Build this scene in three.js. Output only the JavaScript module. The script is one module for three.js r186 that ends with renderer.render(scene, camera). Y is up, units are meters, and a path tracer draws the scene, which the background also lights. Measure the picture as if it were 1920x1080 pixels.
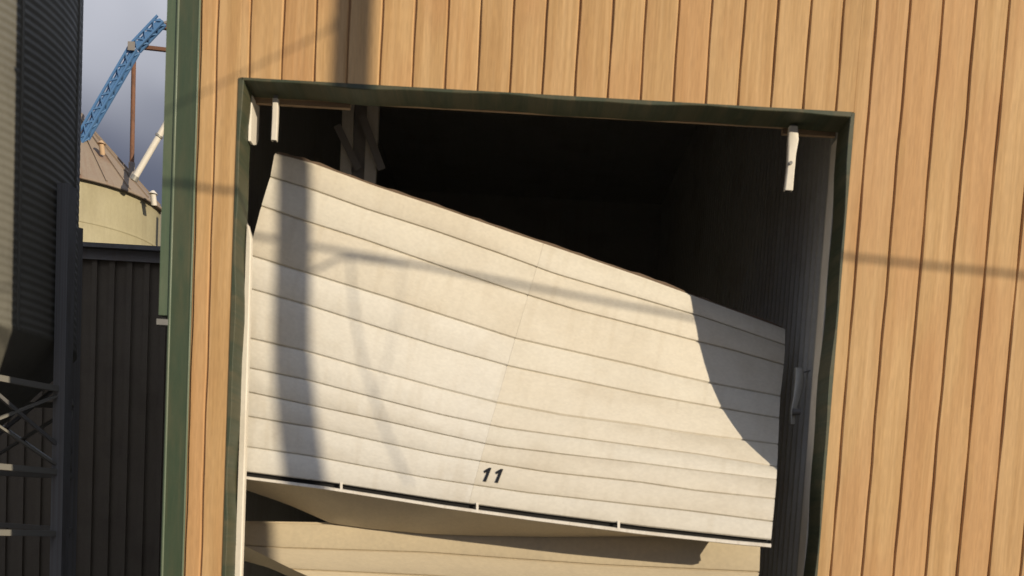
import * as THREE from 'three';
import { mergeGeometries, toCreasedNormals } from 'three/addons/utils/BufferGeometryUtils.js';
import { FontLoader } from 'three/addons/loaders/FontLoader.js';
import { TextGeometry } from 'three/addons/geometries/TextGeometry.js';

// ---------------------------------------------------------------- camera, sky, sun, exposure
const scene = new THREE.Scene();
const F = 1816, PPX = 960, PPY = 1129;                       // focal length and principal point, in photo pixels
const PITCH = -4.44 * Math.PI / 180, ROLL = 3.25 * Math.PI / 180;
const camera = new THREE.PerspectiveCamera(2 * Math.atan(PPY / F) * 180 / Math.PI, 1920 / (2 * PPY), 0.1, 400);
camera.position.set(0, 1.6, 6);
camera.rotation.set(PITCH, 0, ROLL, 'YXZ');
camera.setViewOffset(1920, 2 * PPY, 0, 0, 1920, 1080);
camera.focus = 12; camera.userData.fStop = 2.2;                 // the photograph is a little soft
camera.updateProjectionMatrix(); camera.updateMatrixWorld(true);

const SUN = new THREE.Vector3(1.0, 0.36, 1.0);               // per metre of depth: one metre sideways, 0.36 m up
const sun = new THREE.DirectionalLight(new THREE.Color().setRGB(1.0, 0.855, 0.64), 4.3);
sun.position.copy(SUN).multiplyScalar(30); sun.target.position.set(0, 3, 0);
sun.position.y += 3;
sun.castShadow = true; sun.shadow.radius = 1; sun.shadow.mapSize.set(4096, 4096);
Object.assign(sun.shadow.camera, { left: -40, right: 40, top: 30, bottom: -30, near: 0.5, far: 120 });
scene.add(sun, sun.target);

const renderer = new THREE.WebGLRenderer({ antialias: true });
renderer.toneMapping = THREE.LinearToneMapping;
renderer.toneMappingExposure = 1.0;
renderer.shadowMap.enabled = true;

// ---------------------------------------------------------------- noise
function rng(seed) { let s = seed >>> 0; return () => { s = (s + 0x6D2B79F5) >>> 0; let t = Math.imul(s ^ s >>> 15, 1 | s); t = t + Math.imul(t ^ t >>> 7, 61 | t) ^ t; return ((t ^ t >>> 14) >>> 0) / 4294967296; }; }
function hash(x, y, z) { let h = Math.imul(x, 374761393) + Math.imul(y, 668265263) + Math.imul(z, 1274126177); h = Math.imul(h ^ h >>> 13, 1274126177); return ((h ^ h >>> 16) >>> 0) / 4294967296; }
const sm = t => t * t * (3 - 2 * t);
function vnoise(x, y, px, py, seed) {                         // value noise that repeats after px, py cells
  const xi = Math.floor(x), yi = Math.floor(y), fx = sm(x - xi), fy = sm(y - yi);
  const m = (a, n) => ((a % n) + n) % n, x0 = m(xi, px), x1 = m(xi + 1, px), y0 = m(yi, py), y1 = m(yi + 1, py);
  return (hash(x0, y0, seed) * (1 - fx) + hash(x1, y0, seed) * fx) * (1 - fy) + (hash(x0, y1, seed) * (1 - fx) + hash(x1, y1, seed) * fx) * fy;
}
function fbm(u, v, nx, ny, oct, seed) { let s = 0, a = 0.5, t = 0; for (let o = 0; o < oct; o++) { s += a * vnoise(u * nx, v * ny, nx, ny, seed + o); t += a; a *= 0.5; nx *= 2; ny *= 2; } return s / t; }
function v3(x, y, z, seed) {
  const xi = Math.floor(x), yi = Math.floor(y), zi = Math.floor(z), fx = sm(x - xi), fy = sm(y - yi), fz = sm(z - zi);
  const c = (a, b, d) => hash(a + 1000, b + 1000 + seed * 31, d + 1000);
  const L = (a, b, t) => a + (b - a) * t;
  return L(L(L(c(xi, yi, zi), c(xi + 1, yi, zi), fx), L(c(xi, yi + 1, zi), c(xi + 1, yi + 1, zi), fx), fy),
    L(L(c(xi, yi, zi + 1), c(xi + 1, yi, zi + 1), fx), L(c(xi, yi + 1, zi + 1), c(xi + 1, yi + 1, zi + 1), fx), fy), fz);
}
function f3(x, y, z, oct, seed) { let s = 0, a = 0.5, t = 0; for (let o = 0; o < oct; o++) { s += a * v3(x, y, z, seed + o); t += a; a *= 0.5; x *= 2.03; y *= 2.03; z *= 2.03; } return s / t; }
const lerp = (a, b, t) => a + (b - a) * t, clamp = (x, a, b) => Math.min(b, Math.max(a, x));
const step = (a, b, x) => sm(clamp((x - a) / (b - a), 0, 1));

// sky: broken grey cloud with a slate-blue bank, the same all round
{
  const W = 512, H = 256, d = new Float32Array(W * H * 4);
  for (let j = 0; j < H; j++) for (let i = 0; i < W; i++) {
    const th = (j + 0.5) / H * Math.PI - Math.PI / 2, ph = ((i + 0.5) / W - 0.5) * 2 * Math.PI;
    const x = Math.cos(th) * Math.cos(ph), y = Math.sin(th), z = Math.cos(th) * Math.sin(ph);
    const yy = Math.max(y, -0.02);
    const q = 2.6 / (yy + 0.45), n = f3(x * q + 3.1, yy * 3, z * q, 5, 5), m = f3(x * q * 2.2, yy * 6 + 9, z * q * 2.2, 4, 21);
    const edge = 0.318 + 0.10 * (m - 0.5) + 0.10 * (n - 0.5);            // ragged top of a slate-blue cloud bank round the horizon
    const c = step(edge - 0.02, edge + 0.065, yy) * step(0.26, 0.60, n * 0.5 + m * 0.5);
    const k = (j * W + i) * 4, o = y < -0.02 ? 0.5 : 1;
    const hi = step(0.42, 0.75, yy), gap = [lerp(0.12, 0.19, hi), lerp(0.135, 0.32, hi), lerp(0.19, 0.60, hi)];   // slate bank low down, blue gaps between the clouds higher up
    d[k] = lerp(gap[0], 0.56, c) * o; d[k + 1] = lerp(gap[1], 0.575, c) * o; d[k + 2] = lerp(gap[2], 0.64, c) * o; d[k + 3] = 1;
  }
  const t = new THREE.DataTexture(d, W, H, THREE.RGBAFormat, THREE.FloatType);
  t.mapping = THREE.EquirectangularReflectionMapping; t.magFilter = t.minFilter = THREE.LinearFilter; t.wrapS = THREE.RepeatWrapping; t.needsUpdate = true;
  scene.background = t; scene.environment = t; scene.backgroundIntensity = 1; scene.environmentIntensity = 1;
}

// ---------------------------------------------------------------- pixel -> point (the depth always comes from what the thing touches)
const Rm = new THREE.Matrix4().makeRotationFromEuler(camera.rotation);
function at(x, y, d = 0) {                                    // d: metres behind the front wall plane
  const v = new THREE.Vector3(x - PPX, -(y - PPY), -F).applyMatrix4(Rm);
  return v.multiplyScalar((-d - camera.position.z) / v.z).add(camera.position);
}
const towardsSun = (p, dz) => p.clone().addScaledVector(SUN, dz);

// ---------------------------------------------------------------- textures and materials
function tex(w, h, fn, srgb = true, rep = [1, 1]) {
  const d = new Uint8Array(w * h * 4);
  const enc = c => { c = clamp(c, 0, 1); return 255 * (srgb ? (c <= 0.0031308 ? 12.92 * c : 1.055 * Math.pow(c, 1 / 2.4) - 0.055) : c); };
  for (let j = 0; j < h; j++) for (let i = 0; i < w; i++) {
    const c = fn(i / w, j / h), k = (j * w + i) * 4;
    d[k] = enc(c[0]); d[k + 1] = enc(c[1]); d[k + 2] = enc(c[2]); d[k + 3] = 255;
  }
  const t = new THREE.DataTexture(d, w, h); t.wrapS = t.wrapT = THREE.RepeatWrapping; t.magFilter = THREE.LinearFilter; t.minFilter = THREE.LinearMipmapLinearFilter; t.generateMipmaps = true;
  if (srgb) t.colorSpace = THREE.SRGBColorSpace; t.repeat.set(...rep); t.needsUpdate = true; return t;
}
const mix3 = (a, b, t) => [lerp(a[0], b[0], t), lerp(a[1], b[1], t), lerp(a[2], b[2], t)];
const grainH = (u, v) => 0.55 * fbm(u + 0.01 * fbm(u, v, 4, 6, 2, 3), v, 90, 5, 3, 11) + 0.45 * fbm(u, v, 26, 3, 3, 17);
const woodMap = tex(1024, 1024, (u, v) => {
  const g = grainH(u, v), p = fbm(u, v, 5, 3, 4, 31), f = fbm(u, v, 240, 60, 2, 41);
  let c = mix3([0.50, 0.303, 0.128], [0.625, 0.405, 0.195], step(0.26, 0.76, g));
  c = mix3(c, [0.52, 0.27, 0.115], 0.45 * step(0.5, 0.75, p));
  const s = 0.9 + 0.2 * f; return [c[0] * s, c[1] * s, c[2] * s];
}, true, [0.55, 0.28]);
const woodBump = tex(1024, 1024, (u, v) => { const g = grainH(u, v); return [g, g, g]; }, false, [0.55, 0.28]);
const M = {};
M.board = [[1.0, 1.0, 1.0], [1.02, 1.015, 1.0], [0.985, 0.97, 0.955], [1.02, 1.035, 1.06]].map(c => new THREE.MeshStandardMaterial({ map: woodMap, bumpMap: woodBump, bumpScale: 0.0025, roughness: 0.72, color: new THREE.Color().setRGB(...c.map(x => Math.min(1, x * 0.90))) }));
M.sheathing = new THREE.MeshStandardMaterial({ color: new THREE.Color().setRGB(0.34, 0.20, 0.10), roughness: 0.95 });
function paint(base, dirt, amount, seed, rough = 0.6, rep = [0.5, 0.5], metal = 0) {
  const map = tex(512, 512, (u, v) => {
    const a = fbm(u, v, 6, 6, 5, seed), b = fbm(u, v, 60, 24, 3, seed + 9), s = fbm(u, v, 40, 3, 3, seed + 19);
    let c = mix3(base, dirt, amount * (0.5 * step(0.42, 0.75, a) + 0.3 * b + 0.35 * step(0.55, 0.85, s)));
    const g = 0.94 + 0.12 * fbm(u, v, 128, 128, 2, seed + 29); return [c[0] * g, c[1] * g, c[2] * g];
  }, true, rep);
  const rm = tex(256, 256, (u, v) => { const r = clamp(rough + 0.35 * (fbm(u, v, 8, 8, 4, seed + 3) - 0.5), 0, 1); return [r, r, r]; }, false, rep);
  return new THREE.MeshStandardMaterial({ map, roughnessMap: rm, roughness: 1, metalness: metal });
}
M.green = paint([0.040, 0.066, 0.038], [0.105, 0.10, 0.055], 0.8, 101, 0.5, [1.5, 0.4]);
M.trim = paint([0.036, 0.052, 0.030], [0.10, 0.085, 0.045], 0.9, 121, 0.6, [2.2, 0.5]);
M.greenPale = paint([0.075, 0.115, 0.070], [0.14, 0.155, 0.10], 0.6, 141, 0.5, [1.5, 0.4]);
M.white = paint([0.74, 0.70, 0.62], [0.36, 0.29, 0.19], 0.35, 201, 0.55, [0.7, 0.4]);
M.steel = paint([0.25, 0.24, 0.23], [0.20, 0.13, 0.09], 0.6, 301, 0.7);
M.inner = paint([0.42, 0.42, 0.40], [0.30, 0.27, 0.23], 0.7, 311, 0.8);
M.tan = paint([0.34, 0.24, 0.15], [0.16, 0.10, 0.06], 0.7, 321, 0.8);
M.bin = paint([0.165, 0.16, 0.135], [0.11, 0.105, 0.09], 0.6, 405, 0.6, [0.3, 0.3], 0.15);
M.galv = paint([0.40, 0.39, 0.35], [0.26, 0.25, 0.22], 0.6, 401, 0.5, [0.3, 0.3], 0.55);
M.galvDark = paint([0.22, 0.22, 0.22], [0.14, 0.12, 0.10], 0.6, 411, 0.5, [0.5, 0.5], 0.5);
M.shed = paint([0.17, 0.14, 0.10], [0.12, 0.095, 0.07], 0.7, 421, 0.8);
M.rust = paint([0.20, 0.095, 0.055], [0.09, 0.05, 0.035], 0.8, 431, 0.85, [1, 1]);
M.cream = paint([0.36, 0.325, 0.205], [0.26, 0.22, 0.135], 0.6, 441, 0.7, [0.3, 0.12]);
M.roof = paint([0.27, 0.22, 0.17], [0.20, 0.12, 0.08], 0.9, 451, 0.7, [0.3, 0.3]);
M.blue = paint([0.07, 0.19, 0.42], [0.13, 0.22, 0.34], 0.7, 461, 0.5);
M.pole = paint([0.16, 0.11, 0.075], [0.09, 0.065, 0.045], 0.8, 471, 0.9);
M.cable = new THREE.MeshStandardMaterial({ color: 0x151515, roughness: 0.7 });
M.digit = new THREE.MeshStandardMaterial({ color: 0x0b0a0a, roughness: 0.45 });
M.slotBlock = new THREE.MeshStandardMaterial({ color: 0x1c1b1a, roughness: 0.9 });  // for the added light-blocking strip behind the door slot
M.frame = paint([0.24, 0.235, 0.21], [0.15, 0.13, 0.11], 0.6, 415, 0.55, [0.5, 0.5], 0.2);
M.rail = paint([0.76, 0.72, 0.64], [0.42, 0.33, 0.22], 0.5, 481, 0.5, [1, 1]);
M.gravel = paint([0.12, 0.11, 0.095], [0.06, 0.055, 0.047], 1.0, 491, 0.95, [0.25, 0.25]);
M.orange = new THREE.MeshStandardMaterial({ color: new THREE.Color().setRGB(0.52, 0.36, 0.22), roughness: 0.6 });
const doorBump = tex(512, 512, (u, v) => { const g = 0.6 * fbm(u, v, 7, 9, 4, 71) + 0.4 * fbm(u, v, 50, 70, 2, 73); return [g, g, g]; }, false, [0.8, 1.1]);
const doorTex = (base, seed) => { const m = paint(base, [0.48, 0.41, 0.30], 0.42, seed, 0.55, [0.45, 0.7]); m.bumpMap = doorBump; m.bumpScale = 0.0014; return m; };
M.door = [doorTex([0.70, 0.665, 0.58], 501), doorTex([0.69, 0.645, 0.55], 531), doorTex([0.715, 0.69, 0.625], 561)];
M.lower = [doorTex([0.66, 0.56, 0.39], 591), doorTex([0.62, 0.53, 0.38], 621)];

// ---------------------------------------------------------------- builders
const taken = {};
function numbered(n) { const k = taken[n] = (taken[n] ?? -1) + 1; return k ? `${n}_${String(k).padStart(3, '0')}` : n; }
function shadow(o) { o.traverse(c => { if (c.isMesh) { c.castShadow = c.receiveShadow = true; } }); return o; }
function thing(name, label, category, pos = [0, 0, 0], group) {
  const g = new THREE.Group(); g.name = numbered(name); g.position.set(...pos); g.userData = { label, category, kind: 'thing' }; if (group) g.userData.group = group;
  scene.add(g); g.updateMatrixWorld(true); return g;
}
function obj(name, geos, mat, parent, label) {                // geometry in world coordinates, moved into the parent's frame
  const g = Array.isArray(geos) ? (geos.length > 1 ? mergeGeometries(geos) : geos[0]) : geos;
  const m = new THREE.Mesh(g, mat); m.name = name; m.castShadow = m.receiveShadow = true;
  if (label) m.userData.label = label;
  const base = new THREE.Vector3(); for (let p = parent; p && p !== scene; p = p.parent) base.add(p.position);
  g.translate(-base.x, -base.y, -base.z); (parent ?? scene).add(m); return m;
}
function struct(name, geo, mat) { const m = obj(name, geo, mat, scene); m.userData.kind = 'structure'; return m; }
function box(x0, x1, y0, y1, z0, z1) {                         // box with uv in metres
  const g = new THREE.BoxGeometry(x1 - x0, y1 - y0, z1 - z0); g.translate((x0 + x1) / 2, (y0 + y1) / 2, (z0 + z1) / 2); return metreUV(g).toNonIndexed();
}
function metreUV(g) {
  const p = g.attributes.position, n = g.attributes.normal, uv = new Float32Array(p.count * 2);
  for (let i = 0; i < p.count; i++) {
    const ax = Math.abs(n.getX(i)), ay = Math.abs(n.getY(i)), az = Math.abs(n.getZ(i));
    uv[2 * i] = ax > ay && ax > az ? p.getZ(i) : p.getX(i); uv[2 * i + 1] = ay > ax && ay > az ? p.getZ(i) : p.getY(i);
  }
  g.setAttribute('uv', new THREE.BufferAttribute(uv, 2)); return g;
}
function bar(a, b, w, h = w, up = new THREE.Vector3(0, 1, 0)) { // square bar from a to b
  const d = b.clone().sub(a), L = d.length(), g = new THREE.BoxGeometry(w, h, L);
  const z = d.clone().normalize(); let u = up.clone(); if (Math.abs(u.dot(z)) > 0.98) u.set(1, 0, 0);
  const x = u.clone().cross(z).normalize(), y = z.clone().cross(x);
  const uv = g.attributes.uv; for (let i = 0; i < uv.count; i++) uv.setXY(i, uv.getX(i) * w * 3, uv.getY(i) * L);
  g.applyMatrix4(new THREE.Matrix4().makeBasis(x, y, z).setPosition(a.clone().add(b).multiplyScalar(0.5))); return g.toNonIndexed();
}
function rod(a, b, r0, r1 = r0, seg = 14) {
  const d = b.clone().sub(a), L = d.length(), g = new THREE.CylinderGeometry(r1, r0, L, seg, 1);
  const uv = g.attributes.uv; for (let i = 0; i < uv.count; i++) uv.setXY(i, uv.getX(i) * 6 * r0, uv.getY(i) * L);
  g.applyQuaternion(new THREE.Quaternion().setFromUnitVectors(new THREE.Vector3(0, 1, 0), d.normalize())); g.translate((a.x + b.x) / 2, (a.y + b.y) / 2, (a.z + b.z) / 2); return g.toNonIndexed();
}
const tube = (pts, r, seg = 40) => new THREE.TubeGeometry(new THREE.CatmullRomCurve3(pts), seg, r, 8, false).toNonIndexed();
// a sheet (grid of points P[i][j], closed cross-section when loop) as a solid with caps
function skin(P, loop, uvFn, caps = true, crease = 0.5) {
  const n = P.length, m = P[0].length, pos = [], uv = [];
  const tri = (a, b, c) => { for (const [i, j] of [a, b, c]) { const p = P[i][j % m]; pos.push(p.x, p.y, p.z); const q = uvFn(i, j); uv.push(q[0], q[1]); } };
  for (let i = 0; i < n - 1; i++) for (let j = 0; j < (loop ? m : m - 1); j++) { tri([i, j], [i + 1, j], [i + 1, j + 1]); tri([i, j], [i + 1, j + 1], [i, j + 1]); }
  if (caps && loop) for (const [i, s] of [[0, 0], [n - 1, 1]]) for (let j = 1; j < m - 1; j++) s ? tri([i, 0], [i, j], [i, j + 1]) : tri([i, 0], [i, j + 1], [i, j]);
  const g = new THREE.BufferGeometry(); g.setAttribute('position', new THREE.Float32BufferAttribute(pos, 3)); g.setAttribute('uv', new THREE.Float32BufferAttribute(uv, 2)); g.computeVertexNormals();
  return toCreasedNormals(g, crease);
}
const rand = rng(7);

// ---------------------------------------------------------------- ground
{
  const g = new THREE.PlaneGeometry(600, 600, 1, 1); g.rotateX(-Math.PI / 2); metreUV(g);
  struct('ground', g, M.gravel);
}

// ---------------------------------------------------------------- warehouse
const OL = -1.80, OR = 1.872, OT = 4.172, EAVE = 6.66, XL = -2.165, XR = 9.0, ZB = -16, PITCHB = 0.195, X0 = 0.007;
const wh = thing('warehouse', 'tan wood-sided warehouse with green corner trim and a large damaged door opening', 'building', [0, 0, 0]);
{
  const front = obj('front_wall', [box(XL, OL - 0.006, 0, EAVE, -0.20, -0.0125), box(OR + 0.006, XR, 0, EAVE, -0.20, -0.0125), box(OL - 0.006, OR + 0.006, OT + 0.006, EAVE, -0.20, -0.0125)], M.sheathing, wh);
  // siding boards: each with slightly wavy, chamfered long edges
  const G = 0.0095;
  function board(xa, xb, y0, y1, seed, m, ga = G / 2, gb = G / 2) {
    const r = rng(seed), ph = [r() * 6, r() * 6, r() * 6, r() * 6], amp = 0.0019, n = Math.max(6, Math.round((y1 - y0) / 0.11));
    const P = [], tilt = (r() - 0.5) * 0.004, du = r() * 7, dv = r() * 9;
    const lift = 0.003 * r();
    for (let i = 0; i <= n; i++) {
      const y = lerp(y0, y1, i / n), w = (k, p) => amp * (Math.sin(y * 5.2 + ph[p]) + 0.7 * Math.sin(y * 11.7 + ph[p + 1]));
      const a = xa + ga + (ga > 0.003 ? w(0, 0) : 0), b = xb - gb + (gb > 0.003 ? w(1, 1) : 0), z = lift;
      P.push([[a, -0.024], [a, (ga > 0.003 ? -0.007 : -0.001) + z], [a + (ga > 0.003 ? 0.006 : 0.0008), z], [(a + b) / 2, z + 0.002], [b - (gb > 0.003 ? 0.006 : 0.0008), z + tilt], [b, (gb > 0.003 ? -0.007 : -0.001) + z], [b, -0.024]].map(([x, zz]) => new THREE.Vector3(x, y, zz)));
    }
    const g = skin(P, true, (i, j) => { const p = P[i][j % 7]; return [p.x + du + (j % 7 < 2 ? -0.01 : 0), p.y + dv]; });
    obj('board', g, m, front);
  }
  let k = 0;
  for (let i = -11; i <= 26; i++) {
    let xa = X0 + PITCHB * i, xb = xa + PITCHB; xa = Math.max(xa, -2.043); if (xb - xa < 0.03) continue;
    const pick = () => M.board[Math.floor(rand() * 2.99 + (xa > 1.9 ? 1 : 0))];
    if (xb <= OL || xa >= OR) board(xa, xb, 0.02, EAVE, 900 + k++, pick());
    else if (xa < OL) { const m = pick(); board(xa, OL, 0.02, EAVE, 900 + k, m, G / 2, 0.0002); board(OL, xb, OT + 0.006, EAVE, 900 + k++, m, 0.0002, G / 2); }
    else if (xb > OR) { const m = pick(); board(OR, xb, 0.02, EAVE, 900 + k, m, 0.0002, G / 2); board(xa, OR, OT + 0.006, EAVE, 900 + k++, m, G / 2, 0.0002); }
    else board(xa, xb, OT + 0.006, EAVE, 900 + k++, pick());
  }
  obj('front_cladding', box(X0 + PITCHB * 27 + 0.01, XR, 0.02, EAVE, -0.021, 0.002), M.board[0], wh);
  // green corner trim: folded sheet with a small hem
  const corner = obj('corner_trim', [box(XL - 0.012, -2.049, 0, EAVE, 0.004, 0.016), box(XL - 0.012, XL - 0.001, 0, EAVE, -0.20, 0.003)], M.green, wh);
  obj('hem', [rod(new THREE.Vector3(-2.049, 0, 0.012), new THREE.Vector3(-2.049, EAVE, 0.012), 0.008), rod(new THREE.Vector3(XL - 0.010, 0, 0.010), new THREE.Vector3(XL - 0.010, EAVE, 0.010), 0.011)], M.greenPale, corner);
  // green metal reveals round the opening; bent slightly, so built from wavy strips
  function reveal(name, a, b, inward, seed, zb = -0.22) {
    const n = 30, P = [], r = rng(seed), p0 = r() * 6, p1 = r() * 6;
    for (let i = 0; i <= n; i++) {
      const c = a.clone().lerp(b, i / n), w = 0.006 * Math.sin(i * 0.55 + p0) + 0.004 * Math.sin(i * 1.31 + p1) + 0.005;
      const q = (off, z) => new THREE.Vector3(c.x + inward.x * off, c.y + inward.y * off, z);
      P.push([q(-0.004, 0.003), q(-0.004, 0.010), q(0.008 + w, 0.010), q(0.012 + w, 0.006), q(0.012 + w * 1.6, zb / 2), q(0.010 + w, zb), q(-0.004, zb)]);
    }
    return obj(name, skin(P, true, (i, j) => [(a.distanceTo(b)) * i / n, j * 0.05]), M.trim, wh);
  }
  reveal('door_trim', new THREE.Vector3(OL, 0, 0), new THREE.Vector3(OL, OT, 0), new THREE.Vector3(1, 0, 0), 1);
  reveal('door_trim', new THREE.Vector3(OR, 0, 0), new THREE.Vector3(OR, OT, 0), new THREE.Vector3(-1, 0, 0), 2);
  reveal('header_trim', new THREE.Vector3(OL + 0.014, OT, 0), new THREE.Vector3(OR - 0.014, OT, 0), new THREE.Vector3(0, -1, 0), 3);
  // header nailer and jambs behind the trim
  obj('header_board', box(OL - 0.05, OR + 0.05, OT - 0.012, OT + 0.25, -0.245, -0.222), M.tan, wh);
  obj('nailing_strip', box(OL + 0.02, OL + 0.62, OT - 0.040, OT - 0.014, -0.262, -0.232), M.tan, wh);
  obj('nailing_strip', box(OR - 0.36, OR - 0.03, OT - 0.044, OT - 0.014, -0.262, -0.232), M.tan, wh);
  obj('jamb', box(OR - 0.014, OR + 0.05, 0, OT - 0.05, -0.36, -0.223), M.white, wh);
  // shell: side walls, back, roof, floor, partitions
  obj('side_wall', box(XL, XL + 0.08, 0, EAVE, ZB, -0.205), M.inner, wh);
  obj('side_wall', box(XR - 0.1, XR, 0, EAVE, ZB, -0.205), M.sheathing, wh);
  obj('back_wall', box(XL + 0.085, XR - 0.105, 0, EAVE, ZB, ZB + 0.1), M.sheathing, wh);
  obj('roof', box(XL - 0.02, XR + 0.1, EAVE + 0.004, EAVE + 0.16, ZB - 0.1, 0.012), M.galvDark, wh);
  obj('floor_slab', box(XL + 0.085, XR - 0.105, 0.005, 0.03, ZB + 0.105, -0.41), M.inner, wh);
  obj('ceiling', box(XL + 0.085, 2.2, EAVE - 0.10, EAVE - 0.06, ZB + 0.105, -0.21), M.inner, wh);
  obj('bulkhead', box(XL + 0.085, 2.2, 0.03, EAVE - 0.105, -9.1, -9), M.inner, wh);
  // ribbed partition along the inside right
  {
    const P = [], zs = []; for (let z = -0.37; z > -9; z -= 0.125) zs.push([z, 0], [z - 0.012, 0.022], [z - 0.040, 0.022], [z - 0.052, 0]);
    for (const y of [0.03, EAVE - 0.105]) P.push([...zs.map(([z, o]) => new THREE.Vector3(1.925 - o, y, z)), new THREE.Vector3(1.99, y, -9), new THREE.Vector3(1.99, y, -0.37)]);
    obj('partition', skin(P, true, (i, j) => [P[i][j % P[0].length].z, P[i][j % P[0].length].y], true, 0.3), M.inner, wh);
  }
}

// downspout beside the corner trim, cut off short
{
  const t = thing('downspout', 'pale green downspout beside the corner trim, ending short above the ground', 'downspout', [-2.21, 2.72, 0]);
  const s = new THREE.Shape(); const w = 0.030, h = 0.03;
  s.moveTo(-w, -h); s.lineTo(w, -h); s.lineTo(w, h * 0.4); s.quadraticCurveTo(w, h, w * 0.4, h); s.lineTo(-w * 0.4, h); s.quadraticCurveTo(-w, h, -w, h * 0.4); s.closePath();
  const e = new THREE.ExtrudeGeometry(s, { depth: EAVE - 2.76, bevelEnabled: false, curveSegments: 5 }); e.rotateX(-Math.PI / 2); e.scale(1, 1, -1); e.scale(1, 1, -1);
  e.translate(-2.212, 2.76, -0.02); obj('pipe', e, M.greenPale, t);
  obj('bracket', box(-2.25, -2.178, 2.70, 2.735, -0.045, 0.02), M.galv, t);
  obj('bracket', box(-2.25, -2.178, 5.6, 5.63, -0.06, 0.022), M.green, t);
}

// ---------------------------------------------------------------- the buckled overhead door
const LN = [  // plank joints of the upper section, traced along each joint
  [[515, 288], [586, 307], [704, 350], [826, 390], [948, 433], [1200, 518], [1289, 550], [1472, 616]],
  [[507, 331], [586, 355], [689, 392], [815, 432], [941, 476], [1041, 513], [1200, 559], [1320, 594], [1472, 646]],
  [[490, 386], [578, 416], [689, 451], [815, 495], [967, 546], [1078, 580], [1200, 611], [1303, 638], [1372, 655], [1470, 683]],
  [[466, 479], [578, 513], [745, 564], [826, 590], [967, 635], [1200, 687], [1261, 702], [1339, 719], [1463, 742]],
  [[457, 538], [571, 570], [741, 624], [826, 650], [959, 687], [1200, 737], [1261, 748], [1358, 765], [1461, 783]],
  [[457, 633], [571, 658], [674, 687], [823, 727], [930, 754], [1059, 778], [1200, 796], [1276, 809], [1459, 832]],
  [[457, 688], [571, 711], [704, 746], [826, 777], [948, 802], [1200, 836], [1307, 850], [1457, 874]],
  [[457, 733], [589, 761], [726, 790], [826, 813], [922, 834], [1059, 851], [1200, 867], [1292, 879], [1456, 898]],
  [[457, 779], [526, 791], [589, 801], [726, 831], [826, 852], [893, 863], [1022, 884], [1200, 903], [1307, 919], [1453, 934]],
  [[456, 837], [571, 853], [630, 864], [800, 896], [985, 923], [1200, 947], [1292, 957], [1449, 977]],
  [[456, 884], [608, 903], [830, 937], [1000, 960], [1200, 985], [1446, 1011]],
];
function poly(pts, x) { let i = 0; while (i < pts.length - 2 && x > pts[i + 1][0]) i++; const [a, b] = [pts[i], pts[i + 1]]; return lerp(a[1], b[1], (x - a[0]) / (b[0] - a[0])); }
function knots(K, v) {                                        // smooth interpolation through [v, value]
  let i = 0; while (i < K.length - 2 && v > K[i + 1][0]) i++;
  const s = j => j <= 0 ? (K[1][1] - K[0][1]) / (K[1][0] - K[0][0]) : j >= K.length - 1 ? (K.at(-1)[1] - K.at(-2)[1]) / (K.at(-1)[0] - K.at(-2)[0]) : (K[j + 1][1] - K[j - 1][1]) / (K[j + 1][0] - K[j - 1][0]);
  const h = K[i + 1][0] - K[i][0], t = clamp((v - K[i][0]) / h, -0.3, 1.3), a = K[i][1], b = K[i + 1][1], t2 = t * t, t3 = t2 * t;
  return (2 * t3 - 3 * t2 + 1) * a + (t3 - 2 * t2 + t) * h * s(i) + (3 * t2 - 2 * t3) * b + (t3 - t2) * h * s(i + 1);
}
// depth behind the wall, read from how far the pole's and the jamb's shadows are shifted on the panel
const DLEFT = [[0, 0.42], [0.26, 0.395], [0.52, 0.385], [0.77, 0.33], [1, 0.235]];
const DRIGHT = [[0, 0.80], [0.11, 0.755], [0.25, 0.69], [0.36, 0.61], [0.46, 0.52], [0.575, 0.385], [0.66, 0.245], [0.8, 0.06], [1, -0.10]];
function doorDepth(x, y) {
  const t = poly(LN[0], x), b = poly(LN.at(-1), x), v = (y - t) / (b - t);
  const dent = 0.010 * (f3(x / 95, y / 70, 3, 3, 61) - 0.5) + 0.012 * (f3(x / 260, y / 160, 8, 2, 67) - 0.5);
  return lerp(knots(DLEFT, v), knots(DRIGHT, v), clamp((x - 552) / (1390 - 552), -0.12, 1.1)) + dent;
}
function doorFrame(x, y) {
  const p = at(x, y, doorDepth(x, y)), e = 8, px = at(x + e, y, doorDepth(x + e, y)).sub(p), py = at(x, y - e, doorDepth(x, y - e)).sub(p);
  return { p, n: px.cross(py).normalize() };
}
const PROFILE = [[-0.06, -0.0165], [0.004, -0.0165], [0.03, -0.005], [0.09, 0], [0.5, 0.0015], [0.91, 0], [0.965, -0.004], [0.985, -0.0145], [0.9, -0.0148], [0.9, -0.028], [-0.06, -0.028]];
function slat(top, bot, xt, xb, frame, uvo, n = 26) {          // xt(u), xb(u): pixel columns along the upper and lower joint
  const P = [], U = []; let run = 0, last = null;
  for (let i = 0; i <= n; i++) {
    const u = i / n, a = [xt(u), 0], b = [xb(u), 0]; a[1] = poly(top, a[0]); b[1] = poly(bot, b[0]);
    const row = PROFILE.map(([s, o]) => { const f = frame(lerp(a[0], b[0], s), lerp(a[1], b[1], s)); return f.p.addScaledVector(f.n, o); });
    if (last) run += row[4].distanceTo(last); last = row[4]; U.push(run); P.push(row);
  }
  const hgt = P[0][2].distanceTo(P[0][6]);
  return skin(P, true, (i, j) => [uvo[0] + U[i], uvo[1] - PROFILE[j % PROFILE.length][0] * hgt], true, 0.6);
}
const door = thing('overhead_door', 'buckled off-white overhead door hanging askew in the opening, marked 11', 'shutter', [0, 0, -0.3]);
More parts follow.
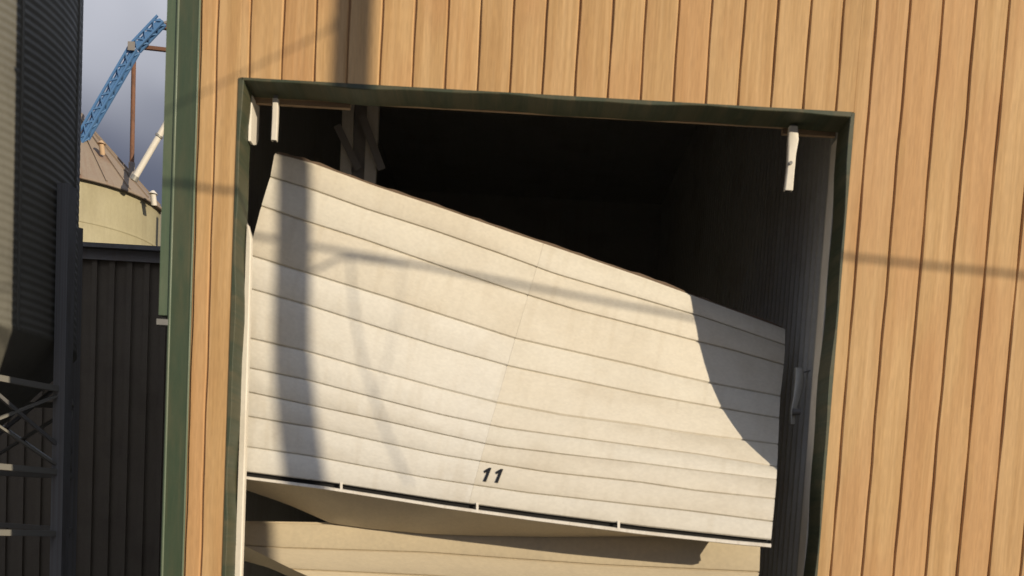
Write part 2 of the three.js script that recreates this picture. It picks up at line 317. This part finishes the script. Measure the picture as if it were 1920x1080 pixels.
{
  const upper = new THREE.Group(); upper.name = 'upper_section'; door.add(upper); upper.updateMatrixWorld(true);
  const ends = l => [l[0][0], l.at(-1)[0]];
  for (let i = 0; i < LN.length - 1; i++) {
    const [tl, tr] = ends(LN[i]), [bl, br] = ends(LN[i + 1]);
    // butt seam, shifting left from board to board
    const yS = (k) => { const y = poly(LN[k], 950); return lerp(985, 893, clamp((y - 560) / (900 - 560), -0.5, 1.15)); };
    const st = yS(i), sb = yS(i + 1), uvo = [rand() * 5, rand() * 5], g = 0.12;
    obj('slat', slat(LN[i], LN[i + 1], u => lerp(tl, st - g, u), u => lerp(bl, sb - g, u), doorFrame, uvo, 22), M.door[i > 2 ? 2 : i % 2 ? 0 : 1], upper);
    obj('slat', slat(LN[i], LN[i + 1], u => lerp(st + g, tr, u), u => lerp(sb + g, br, u), doorFrame, [uvo[0] + 3, uvo[1] + 1], 22), M.door[i % 3 ? 1 : 0], upper);
  }
  // splintered brown edge strip along the top
  {
    const P = [], n = 60, r = rng(77);
    for (let i = 0; i <= n; i++) {
      const x = lerp(520, 1470, i / n), y = poly(LN[0], x), h = (x < 1290 ? 8 : 6) + 5 * r() * r(), f = doorFrame(x, y), f2 = doorFrame(x, y - h), f3 = doorFrame(x, y + 7);
      P.push([f3.p.clone().addScaledVector(f3.n, -0.030), f2.p.clone().addScaledVector(f2.n, -0.030), f2.p.clone().addScaledVector(f2.n, -0.045), f3.p.clone().addScaledVector(f3.n, -0.048)]);
    }
    obj('edge_strip', skin(P, true, (i, j) => [i * 0.05, j * 0.03]), M.pole, upper);
  }
  // numerals
  const font = await new FontLoader().loadAsync('fonts/droid/droid_sans_bold.typeface.json');
  for (const x of [911, 933]) {
    const g = new TextGeometry('1', { font, size: 0.092, depth: 0.003, curveSegments: 6, bevelEnabled: true, bevelSize: 0.002, bevelThickness: 0.001, bevelSegments: 1 });
    g.computeBoundingBox(); const b = g.boundingBox; g.translate(-(b.min.x + b.max.x) / 2, -(b.min.y + b.max.y) / 2, 0);
    g.applyMatrix4(new THREE.Matrix4().set(0.8, 0.19, 0, 0, 0, 1, 0, 0, 0, 0, 1, 0, 0, 0, 0, 1));
    const y = 890 + (x - 911) * 0.1, f = doorFrame(x, y), xx = doorFrame(x + 8, y + 1).p.sub(f.p).normalize(), yy = f.n.clone().cross(xx).normalize();
    g.applyMatrix4(new THREE.Matrix4().makeBasis(xx, yy, f.n).setPosition(f.p.addScaledVector(f.n, 0.003)));
    obj('numeral', g, M.digit, upper, 'black slanted numeral 1');
  }
  // bottom rail below an open slot, and the clips that carry it
  const rail = [], n = 40, slotB = x => poly(LN.at(-1), x) + lerp(8, 9.5, clamp((x - 500) / 400, 0, 1)) - (x > 1380 ? (x - 1380) * 0.02 : 0);
  const railD = x => doorDepth(x, poly(LN.at(-1), x)) - 0.01;
  for (let i = 0; i <= n; i++) {
    const x = lerp(456, 1446, i / n), y = slotB(x), h = lerp(6.5, 8, i / n), d = railD(x);
    rail.push([at(x, y, d + 0.02), at(x, y + 1, d), at(x, y + h - 1, d - 0.006), at(x, y + h, d + 0.002), at(x, y + h, d + 0.03), at(x, y + 1, d + 0.035)]);
  }
  const slotBlock = []; for (let i = 0; i <= n; i++) { const x = lerp(457, 1438, i / n), y = poly(LN.at(-1), x), d = railD(x) + 0.045; slotBlock.push([at(x, y - 8, d), at(x, y + 14, d), at(x, y + 14, d + 0.012), at(x, y - 8, d + 0.012)]); }
  obj('slot_light_block', skin(slotBlock, true, (i, j) => [i * 0.09, j * 0.02]), M.slotBlock, door);  // black strip added behind the slot to block sun reaching the lower section
  obj('bottom_rail', skin(rail, true, (i, j) => [i * 0.09, j * 0.02]), M.rail, door);
  for (const x of [640, 895, 1160]) {
    const y = poly(LN.at(-1), x), d = railD(x); obj('clip', bar(at(x, y - 3, d + 0.012), at(x, y + 11, d + 0.004), 0.015, 0.008, new THREE.Vector3(0, 0, 1)), M.rail, door);
  }
  // torn strip folded back under the rail
  const lowDepth = (a, b) => knots([[456, 0.68], [900, 0.50], [1200, 0.345], [1300, 0.295], [1430, 0.235]], a) - 0.0004 * (b - 980) + 0.005 * Math.sin(a * 0.012);
  const lowB = [[456, 917], [540, 946], [620, 981], [700, 992], [800, 1001], [874, 1004], [1022, 1007], [1150, 1006], [1260, 1007]];
  const B = []; const nb = 44, kb = 6;
  for (let i = 0; i <= nb; i++) {
    const x = lerp(457, 1250, i / nb), y0 = slotB(x) + 5, y1 = Math.max(poly(lowB, x), y0 + 0.6), d0 = railD(x) + 0.012, d1 = lowDepth(x, y1) - 0.02, row = [];
    for (let j = 0; j <= kb; j++) { const t = j / kb; row.push(at(x, lerp(y0, y1, t), lerp(d0, d1, t) + 0.02 * Math.sin(t * 3.1) * Math.sin(i * 0.3))); }
    for (let j = kb; j >= 0; j--) row.push(row[j].clone().add(new THREE.Vector3(0, 0.012, -0.006)));
    B.push(row);
  }
  obj('folded_strip', skin(B, true, (i, j) => [i * 0.075, j * 0.06]), M.lower[1], door);

  // lower section, set back, with its own slats
  const lower = new THREE.Group(); lower.name = 'lower_section'; door.add(lower);
  const CL = [
    [[456, 979], [620, 982], [900, 990], [1426, 1008]], [[456, 1022], [519, 1027], [800, 1036], [948, 1047], [1133, 1060], [1424, 1073]],
    [[456, 1062], [560, 1068], [800, 1079], [1000, 1093], [1410, 1122]], [[456, 1105], [800, 1125], [1405, 1165]], [[456, 1150], [800, 1172], [1400, 1214]], [[456, 1200], [800, 1222], [1400, 1264]],
  ];
  const lowFrame = (x, y) => { const D = lowDepth; const p = at(x, y, D(x, y)), a = at(x + 4, y, D(x + 4, y)).sub(p), b = at(x, y - 4, D(x, y - 4)).sub(p); return { p, n: a.cross(b).normalize() }; };
  // the left lower corner is torn away along a slant, its edge folded under
  const cut = i => [456, 456, 548, 660, 800, 960][i];
  for (let i = 0; i < CL.length - 1; i++) {
    const xr0 = CL[i].at(-1)[0], xr1 = CL[i + 1].at(-1)[0];
    obj('slat', slat(CL[i], CL[i + 1], u => lerp(cut(i), xr0, u), u => lerp(cut(i + 1), xr1, u), lowFrame, [rand() * 4, rand() * 4], 26), M.lower[i % 2], lower);
  }
  const fold = [], edge = [[456, 1020], [510, 1022], [556, 1064], [664, 1108], [806, 1152], [960, 1200]], back = [[456, 1052], [500, 1064], [560, 1090], [680, 1130], [830, 1180], [990, 1230]];
  for (let i = 0; i <= 24; i++) {
    const t = i / 24 * (edge.length - 1), k = Math.min(edge.length - 2, Math.floor(t)), e = [0, 1].map(c => lerp(edge[k][c], edge[k + 1][c], t - k)), b = [0, 1].map(c => lerp(back[k][c], back[k + 1][c], t - k));
    const a0 = lowFrame(e[0], e[1]).p, row = []; const b0 = at(b[0], b[1], 1.12);
    for (let j = 0; j <= 4; j++) row.push(a0.clone().lerp(b0, j / 4).add(new THREE.Vector3(0, 0, -0.03)));
    for (let j = 4; j >= 0; j--) row.push(row[j].clone().add(new THREE.Vector3(0, 0.01, -0.006)));
    fold.push(row);
  }
  obj('folded_strip', skin(fold, true, (i, j) => [i * 0.1, j * 0.06]), M.lower[0], lower);
}

// ---------------------------------------------------------------- door tracks and jamb stops
function track(label, pts, d, w, mat, name = 'door_track', grp) {      // bent channel: pts are pixels, d the depth of each
  const t = thing(name, label, 'track', at(...pts.at(-1), d[d.length - 1]).toArray(), grp);
  const P = [];
  pts.forEach(([x, y], i) => {
    const p = at(x, y, d[i]), hw = (Array.isArray(w) ? w[i] : w) / 2, q = (a, b) => p.clone().add(new THREE.Vector3(a, 0, b));
    P.push([q(-hw, 0.012), q(-hw * 0.75, 0.016), q(hw * 0.75, 0.016), q(hw, 0.012), q(hw, -0.02), q(hw - 0.006, -0.02), q(hw - 0.006, 0.004), q(-hw + 0.006, 0.004), q(-hw + 0.006, -0.02), q(-hw, -0.02)]);
  });
  P.reverse();
  obj('channel', skin(P, true, (i, j) => [j * 0.03, i * 0.1]), mat, t);
  return t;
}
{
  const a = track('bent white track stub hanging from the header above the low corner of the door', [[1487, 238], [1487, 262], [1484, 290], [1482, 318], [1478, 358]], [0.15, 0.15, 0.16, 0.17, 0.17], [0.05, 0.062, 0.05, 0.046, 0.05], M.white);
  const p = at(1482, 306, 0.145); obj('bolt', rod(p, p.clone().add(new THREE.Vector3(0, 0, 0.012)), 0.011, 0.011, 8), M.galvDark, a);
  obj('hanger', bar(at(1489, 222, 0.16), at(1487, 250, 0.168), 0.03, 0.006, new THREE.Vector3(0, 0, 1)), M.galvDark, a);
  const b = track('short straight white track stub hanging above the high corner of the door', [[517, 186], [516, 225], [514, 264]], [0.16, 0.16, 0.16], 0.034, M.white);
  obj('hanger', bar(at(517, 178, 0.17), at(516, 200, 0.18), 0.024, 0.006, new THREE.Vector3(0, 0, 1)), M.galvDark, b);
  const c = track('grey crumpled track piece beside the low end of the door', [[1498, 690], [1499, 715], [1494, 745], [1487, 770], [1486, 796]], [0.62, 0.6, 0.58, 0.56, 0.56], [0.05, 0.062, 0.05, 0.035, 0.03], M.galv);
  const pc = at(1486, 772, 0.53); obj('roller', rod(pc, pc.clone().add(new THREE.Vector3(0.05, 0, 0)), 0.022, 0.022, 12), M.galvDark, c);
  obj('hanger', bar(at(1500, 700, 0.64), at(1524, 694, 0.64), 0.03, 0.008), M.galvDark, c);
}
{
  // white stop boards on the left jamb: a broken upper piece, and a lower one with a splintered tip
  const t = thing('jamb_board', 'broken stub of white jamb board under the header corner', 'board', at(468, 250, 0.3).toArray());
  const P = []; for (const [y, k] of [[OT - 0.30, 0.35], [OT - 0.27, 0.8], [OT - 0.22, 1], [OT - 0.03, 1]]) P.push([[0.020, -0.15], [0.034, -0.155], [0.034, -0.155 - 0.17 * k], [0.020, -0.155 - 0.17 * k]].map(([a, b]) => new THREE.Vector3(OL + a, y, b)));
  obj('board_face', skin(P, true, (i, j) => [j * 0.05, i * 0.07]), M.white, t);
  const t2 = thing('jamb_board', 'long white jamb board with a splintered tip along the door edge', 'board', [OL + 0.02, 0, -0.2]);
  const Q = []; for (const [y, w] of [[0.02, 0.042], [1, 0.042], [1.9, 0.04], [2.6, 0.035], [3.1, 0.032], [3.3, 0.028], [3.38, 0.006]]) Q.push([[0, 0], [w * 0.8, 0.002], [w, -0.006], [w, -0.045], [0, -0.045]].map(([a, b]) => new THREE.Vector3(OL + 0.019 + a, y, -0.185 + b)));
  obj('board_face', skin(Q, true, (i, j) => [j * 0.04, Q[i][0].y]), M.white, t2);
}

// posts and braces seen through the gap over the door
{
  const t = thing('support_post', 'pair of white steel posts with slanting dark braces inside behind the door', 'post', [at(670, 250, 0.95).x, 0.03, -0.95]);
  const z = -0.95, up = OT + 0.41, V = (x, y, zz = z) => new THREE.Vector3(x, y, zz);
  const x1 = at(651, 250, 0.95).x, x2 = at(697, 250, 0.95).x;
  obj('post', box(x1 - 0.04, x1 + 0.04, 0.03, up, z - 0.05, z), M.white, t); obj('post', box(x2 - 0.04, x2 + 0.04, 0.03, up, z - 0.05, z), M.white, t);
  obj('web', box(x1 + 0.042, x2 - 0.042, 0.03, up, z - 0.04, z - 0.02), M.steel, t);
  obj('brace', bar(at(632, 235, 0.92), at(672, 318, 0.92), 0.05, 0.012, new THREE.Vector3(0, 0, 1)), M.steel, t);
  obj('brace', bar(at(678, 215, 0.92), at(716, 318, 0.92), 0.055, 0.012, new THREE.Vector3(0, 0, 1)), M.steel, t);
}

// ---------------------------------------------------------------- hopper bin on legs
const binC = new THREE.Vector3(-5.72, 0, -2.42), binR = 1.7;
{
  const t = thing('hopper_bin', 'corrugated steel hopper bin on braced legs standing beside the warehouse corner', 'grain bin', [binC.x, 0, binC.z]);
  const y0 = 2.95, y1 = 7.6, prof = [], pitch = 0.068;
  for (let y = y0; y <= y1; y += pitch / 8) prof.push(new THREE.Vector2(binR + 0.0032 * Math.sin((y - y0) / pitch * 2 * Math.PI), y));
  const lathe = (pr, n = 96) => { const g = new THREE.LatheGeometry(pr, n); const uv = g.attributes.uv, p = g.attributes.position; for (let i = 0; i < uv.count; i++) uv.setXY(i, uv.getX(i) * 2 * Math.PI * binR, p.getY(i)); g.translate(binC.x, 0, binC.z); return g; };
  const shell = obj('shell', lathe(prof), M.bin, t);
  for (let a = 0; a < 12; a++) {                               // vertical sheet seams with bolts reading as a thin lap
    const th = a / 12 * 2 * Math.PI + 0.3, c = Math.cos(th), s = Math.sin(th);
    obj('lap_seam', bar(new THREE.Vector3(binC.x + c * (binR + 0.004), y0, binC.z + s * (binR + 0.004)), new THREE.Vector3(binC.x + c * (binR + 0.004), y1, binC.z + s * (binR + 0.004)), 0.02, 0.02, new THREE.Vector3(c, 0, s)), M.bin, shell);
  }
  obj('hopper', lathe([new THREE.Vector2(binR + 0.01, y0 + 0.03), new THREE.Vector2(binR + 0.01, y0 - 0.02), new THREE.Vector2(0.28, 1.35), new THREE.Vector2(0.28, 1.15)]), M.bin, t);
  obj('roof', lathe([new THREE.Vector2(binR + 0.05, y1 - 0.03), new THREE.Vector2(binR + 0.05, y1), new THREE.Vector2(0.3, y1 + 0.85), new THREE.Vector2(0.3, y1 + 1.0), new THREE.Vector2(0.001, y1 + 1.02)]), M.bin, t);
  const N = 8, off = 0.80, R = binR + 0.075, pt = (k, y) => { const a = off + k / N * 2 * Math.PI; return new THREE.Vector3(binC.x + Math.cos(a) * R, y, binC.z - Math.sin(a) * R * -1); };
  for (let k = 0; k < N; k++) {
    obj('leg', bar(pt(k, 0), pt(k, 4.25), 0.13, 0.10, new THREE.Vector3(Math.cos(off + k / N * 2 * Math.PI), 0, Math.sin(off + k / N * 2 * Math.PI))), M.galvDark, t);
    for (const y of [2.55, 1.85, 1.32]) obj('ring_bar', bar(pt(k, y), pt(k + 1, y), 0.05, 0.05), M.frame, t);
    obj('cross_brace', bar(pt(k, 2.52), pt(k + 1, 1.88), 0.035, 0.02), M.frame, t); obj('cross_brace', bar(pt(k, 1.88), pt(k + 1, 2.52), 0.035, 0.02), M.frame, t);
    obj('cross_brace', bar(pt(k, 2.05), pt(k + 1, 2.85), 0.03, 0.03), M.galvDark, t);
  }
}

// ---------------------------------------------------------------- dark shed in the warehouse's shade
{
  const z = -7, x0 = -10, x1 = -2.75, top = 4.91;
  const t = thing('shed', 'low dark ribbed shed in shade between the bins and the warehouse', 'shed', [(x0 + x1) / 2, 0, z - 1.5]);
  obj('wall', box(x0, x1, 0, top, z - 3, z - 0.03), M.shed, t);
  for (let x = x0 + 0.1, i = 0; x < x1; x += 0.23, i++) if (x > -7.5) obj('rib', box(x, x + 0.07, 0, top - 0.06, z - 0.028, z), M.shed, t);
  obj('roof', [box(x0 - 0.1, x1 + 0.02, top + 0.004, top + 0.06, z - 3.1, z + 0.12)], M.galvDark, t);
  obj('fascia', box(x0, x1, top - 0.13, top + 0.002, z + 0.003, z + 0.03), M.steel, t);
}

// ---------------------------------------------------------------- far cone-roofed bin
{
  const d = 24, p = at(132, 340, d), R = 2.62, eave = 10.55, apex = 13.0;
  const t = thing('storage_bin', 'cream storage bin with a brown cone roof rising behind the shed', 'grain bin', [p.x, 0, -d]);
  const lat = (pr, n = 48) => { const g = new THREE.LatheGeometry(pr.map(a => new THREE.Vector2(...a)), n); const uv = g.attributes.uv, q = g.attributes.position; for (let i = 0; i < uv.count; i++) uv.setXY(i, uv.getX(i) * 16, q.getY(i)); g.translate(p.x, 0, -d); return g; };
  obj('wall', lat([[R, 0], [R, eave]]), M.cream, t);
  const roof = obj('roof', lat([[R - 0.01, eave + 0.01], [R + 0.13, eave - 0.03], [R + 0.13, eave + 0.05], [0.35, apex], [0.35, apex + 0.18], [0.001, apex + 0.22]]), M.roof, t);
  for (let k = 0; k < 24; k++) { const a = k / 24 * 2 * Math.PI, q = (r, y) => new THREE.Vector3(p.x + Math.cos(a) * r, y, -d + Math.sin(a) * r); obj('rib', bar(q(R + 0.1, eave + 0.10), q(0.4, apex - 0.01), 0.05, 0.05), M.roof, roof); }
  for (const y of [3, 6, 8.2, 9.4]) obj('band', lat([[R, y], [R + 0.02, y + 0.01], [R + 0.02, y + 0.06], [R, y + 0.07]]), M.cream, t);
  const vent = (x, y, m, s) => { const q = at(x, y, d - 1.2); const g = obj('vent', [rod(q.clone().add(new THREE.Vector3(0, -0.35 * s, -0.1)), q, 0.10 * s), rod(q, q.clone().add(new THREE.Vector3(0, 0.12 * s, 0)), 0.17 * s, 0.05 * s)], m, t); return g; };
  vent(190, 270, M.orange, 0.75); vent(287, 364, M.white, 0.8);
  const q = at(301, 408, d); obj('ladder_cage', [bar(q.clone().add(new THREE.Vector3(0.02, -3, 0)), q.clone().add(new THREE.Vector3(0.02, 0.1, 0)), 0.05), bar(q.clone().add(new THREE.Vector3(0.12, -3, 0.2)), q.clone().add(new THREE.Vector3(0.12, 0.1, 0.2)), 0.05)], M.galv, t);
}

// ---------------------------------------------------------------- blue lattice conveyor, rusty mast, cream spout
{
  const d = 23, a = at(128, 305, d), b = at(252, 92, d), c = at(303, 38, d);
  const t = thing('lattice_conveyor', 'blue lattice conveyor boom slanting up past the cone roof', 'conveyor', a.toArray());
  const W = 0.10, H = 0.112;
  function truss(p0, p1, n) {
    const ax = p1.clone().sub(p0).normalize(), side = new THREE.Vector3(0, 0, 1), up = side.clone().cross(ax).normalize();
    const q = (s, i, j) => p0.clone().lerp(p1, s).addScaledVector(up, i * H).addScaledVector(side, j * W);
    for (const [i, j] of [[-1, -1], [-1, 1], [1, -1], [1, 1]]) obj('chord', bar(q(0, i, j), q(1, i, j), 0.055), M.blue, t);
    const zig = [];
    for (let k = 0; k < n; k++) {
      const s0 = k / n, s1 = (k + 1) / n, f = k % 2 ? 1 : -1;
      obj('lattice_bar', bar(q(s0, f, 1), q(s1, -f, 1), 0.035), M.blue, t); obj('lattice_bar', bar(q(s0, f, -1), q(s1, -f, -1), 0.035), M.blue, t);
      zig.push(bar(q(s0, 1, f), q(s1, 1, -f), 0.03), bar(q(s0, -1, f), q(s1, -1, -f), 0.03));
    }
    obj('lacing', zig, M.blue, t);
    obj('conveyor_pan', bar(p0.clone().addScaledVector(up, -0.03), p1.clone().addScaledVector(up, -0.03), 0.16, 0.10, up), M.blue, t);
  }
  truss(a, b, 16); truss(b.clone().add(new THREE.Vector3(0.03, 0.04, 0)), c, 6);
  obj('joint_plate', box(b.x - 0.12, b.x + 0.08, b.y - 0.12, b.y + 0.12, b.z + 0.16, b.z + 0.19), M.steel, t);
  const m0 = at(247, 322, d + 0.4), m1 = at(251, 100, d + 0.4);
  const mast = thing('rusty_mast', 'rusty steel mast rising from the cone roof to the conveyor', 'mast', m0.toArray());
  obj('pole', rod(m0, m1, 0.065), M.rust, mast);
  obj('foot', rod(at(247, 338, d + 0.4), at(247, 305, d + 0.4), 0.09), M.steel, mast);
  obj('arm', bar(at(262, 88, d + 0.4), at(360, 99, d + 0.4), 0.10), M.rust, mast); obj('arm', bar(at(292, 48, d + 0.4), at(360, 58, d + 0.4), 0.13), M.rust, mast);
  obj('arm', bar(at(300, 46, d + 0.4), at(360, 26, d + 0.4), 0.06), M.steel, mast);
  const s0 = at(250, 338, d - 1), s1 = at(345, 175, d - 1);
  const sp = thing('spout_pipe', 'cream spout pipe slanting down onto the cone roof', 'pipe', s0.toArray());
  obj('pipe', rod(s0, s1, 0.085), M.white, sp); obj('collar', rod(s0, s0.clone().lerp(s1, 0.05), 0.11), M.galv, sp);
  obj('flange', rod(s0.clone().lerp(s1, 0.5), s0.clone().lerp(s1, 0.52), 0.11), M.galv, sp);
}

// ---------------------------------------------------------------- utility pole and cables whose shadows cross the front
{
  const DZ = 5, base = towardsSun(at(656, 160, 0), DZ);
  const t = thing('utility_pole', 'wooden utility pole standing in the yard facing the warehouse', 'utility pole', [base.x, 0, base.z]);
  obj('pole', rod(new THREE.Vector3(base.x, -0.5, base.z), new THREE.Vector3(base.x, 10.5, base.z), 0.098, 0.080, 24), M.pole, t);
  obj('cross_arm', box(base.x - 1.1, base.x + 1.1, 9.6, 9.72, base.z + 0.1, base.z + 0.2), M.pole, t);
  for (const x of [-1, -0.5, 0.5, 1]) obj('insulator', rod(new THREE.Vector3(base.x + x, 9.725, base.z + 0.15), new THREE.Vector3(base.x + x, 9.9, base.z + 0.15), 0.04, 0.03), M.galv, t);
  const S = (x, y, d = 0) => towardsSun(at(x, y, d), DZ + d);          // the point of the pole's plane whose shadow falls there
  const a = S(310, 345), b = S(1920, 517), far = b.clone().sub(a);
  const w = thing('overhead_cable', 'black cable running level past the pole in front of the warehouse', 'cable', a.toArray());
  obj('span', tube([a.clone().addScaledVector(far, -1.2), a.clone().addScaledVector(far, -0.4), a, b, b.clone().addScaledVector(far, 0.4), b.clone().addScaledVector(far, 1.5)], 0.0155, 80), M.cable, w);
  const g0 = S(640, 45), g1 = S(430, 150);
  const gw = thing('guy_wire', 'thin guy wire slanting from the pole down to the yard', 'wire', g1.toArray());
  const gd = g1.clone().sub(g0), end = g0.clone().addScaledVector(gd, (g0.y - 0.02) / -gd.y);
  obj('strand', rod(g0, end, 0.0065, 0.0065, 8), M.cable, gw);
  obj('clamp', box(g0.x - 0.05, g0.x + 0.0, g0.y - 0.04, g0.y + 0.03, g0.z - 0.02, g0.z + 0.02), M.cable, gw);
  const D = (x, y) => S(x, y, doorDepth(x, y));
  const l1 = thing('drip_loop', 'slack loop of cable leaving the pole', 'cable', D(650, 478).toArray());
  obj('loop', tube([D(575, 512), D(605, 500), D(640, 484), D(690, 488), D(760, 497)], 0.0115), M.cable, l1);
  const l2 = thing('hanging_wire', 'long thin wire dangling from the overhead cable beside the pole', 'wire', D(768, 910).toArray());
  obj('strand', tube([D(655, 470), D(661, 540), D(668, 610), D(682, 680), D(702, 745), D(735, 838), D(769, 912)], 0.0062), M.cable, l2);
  const l3 = thing('hanging_wire', 'short thin wire dangling between the loop and the long wire', 'wire', D(704, 745).toArray());
  obj('strand', tube([D(756, 495), D(750, 560), D(738, 625), D(722, 690), D(704, 745)], 0.0028), M.cable, l3);
}
scene.traverse(o => { if (o.isMesh) { o.castShadow = true; o.receiveShadow = true; } });
renderer.render(scene, camera);
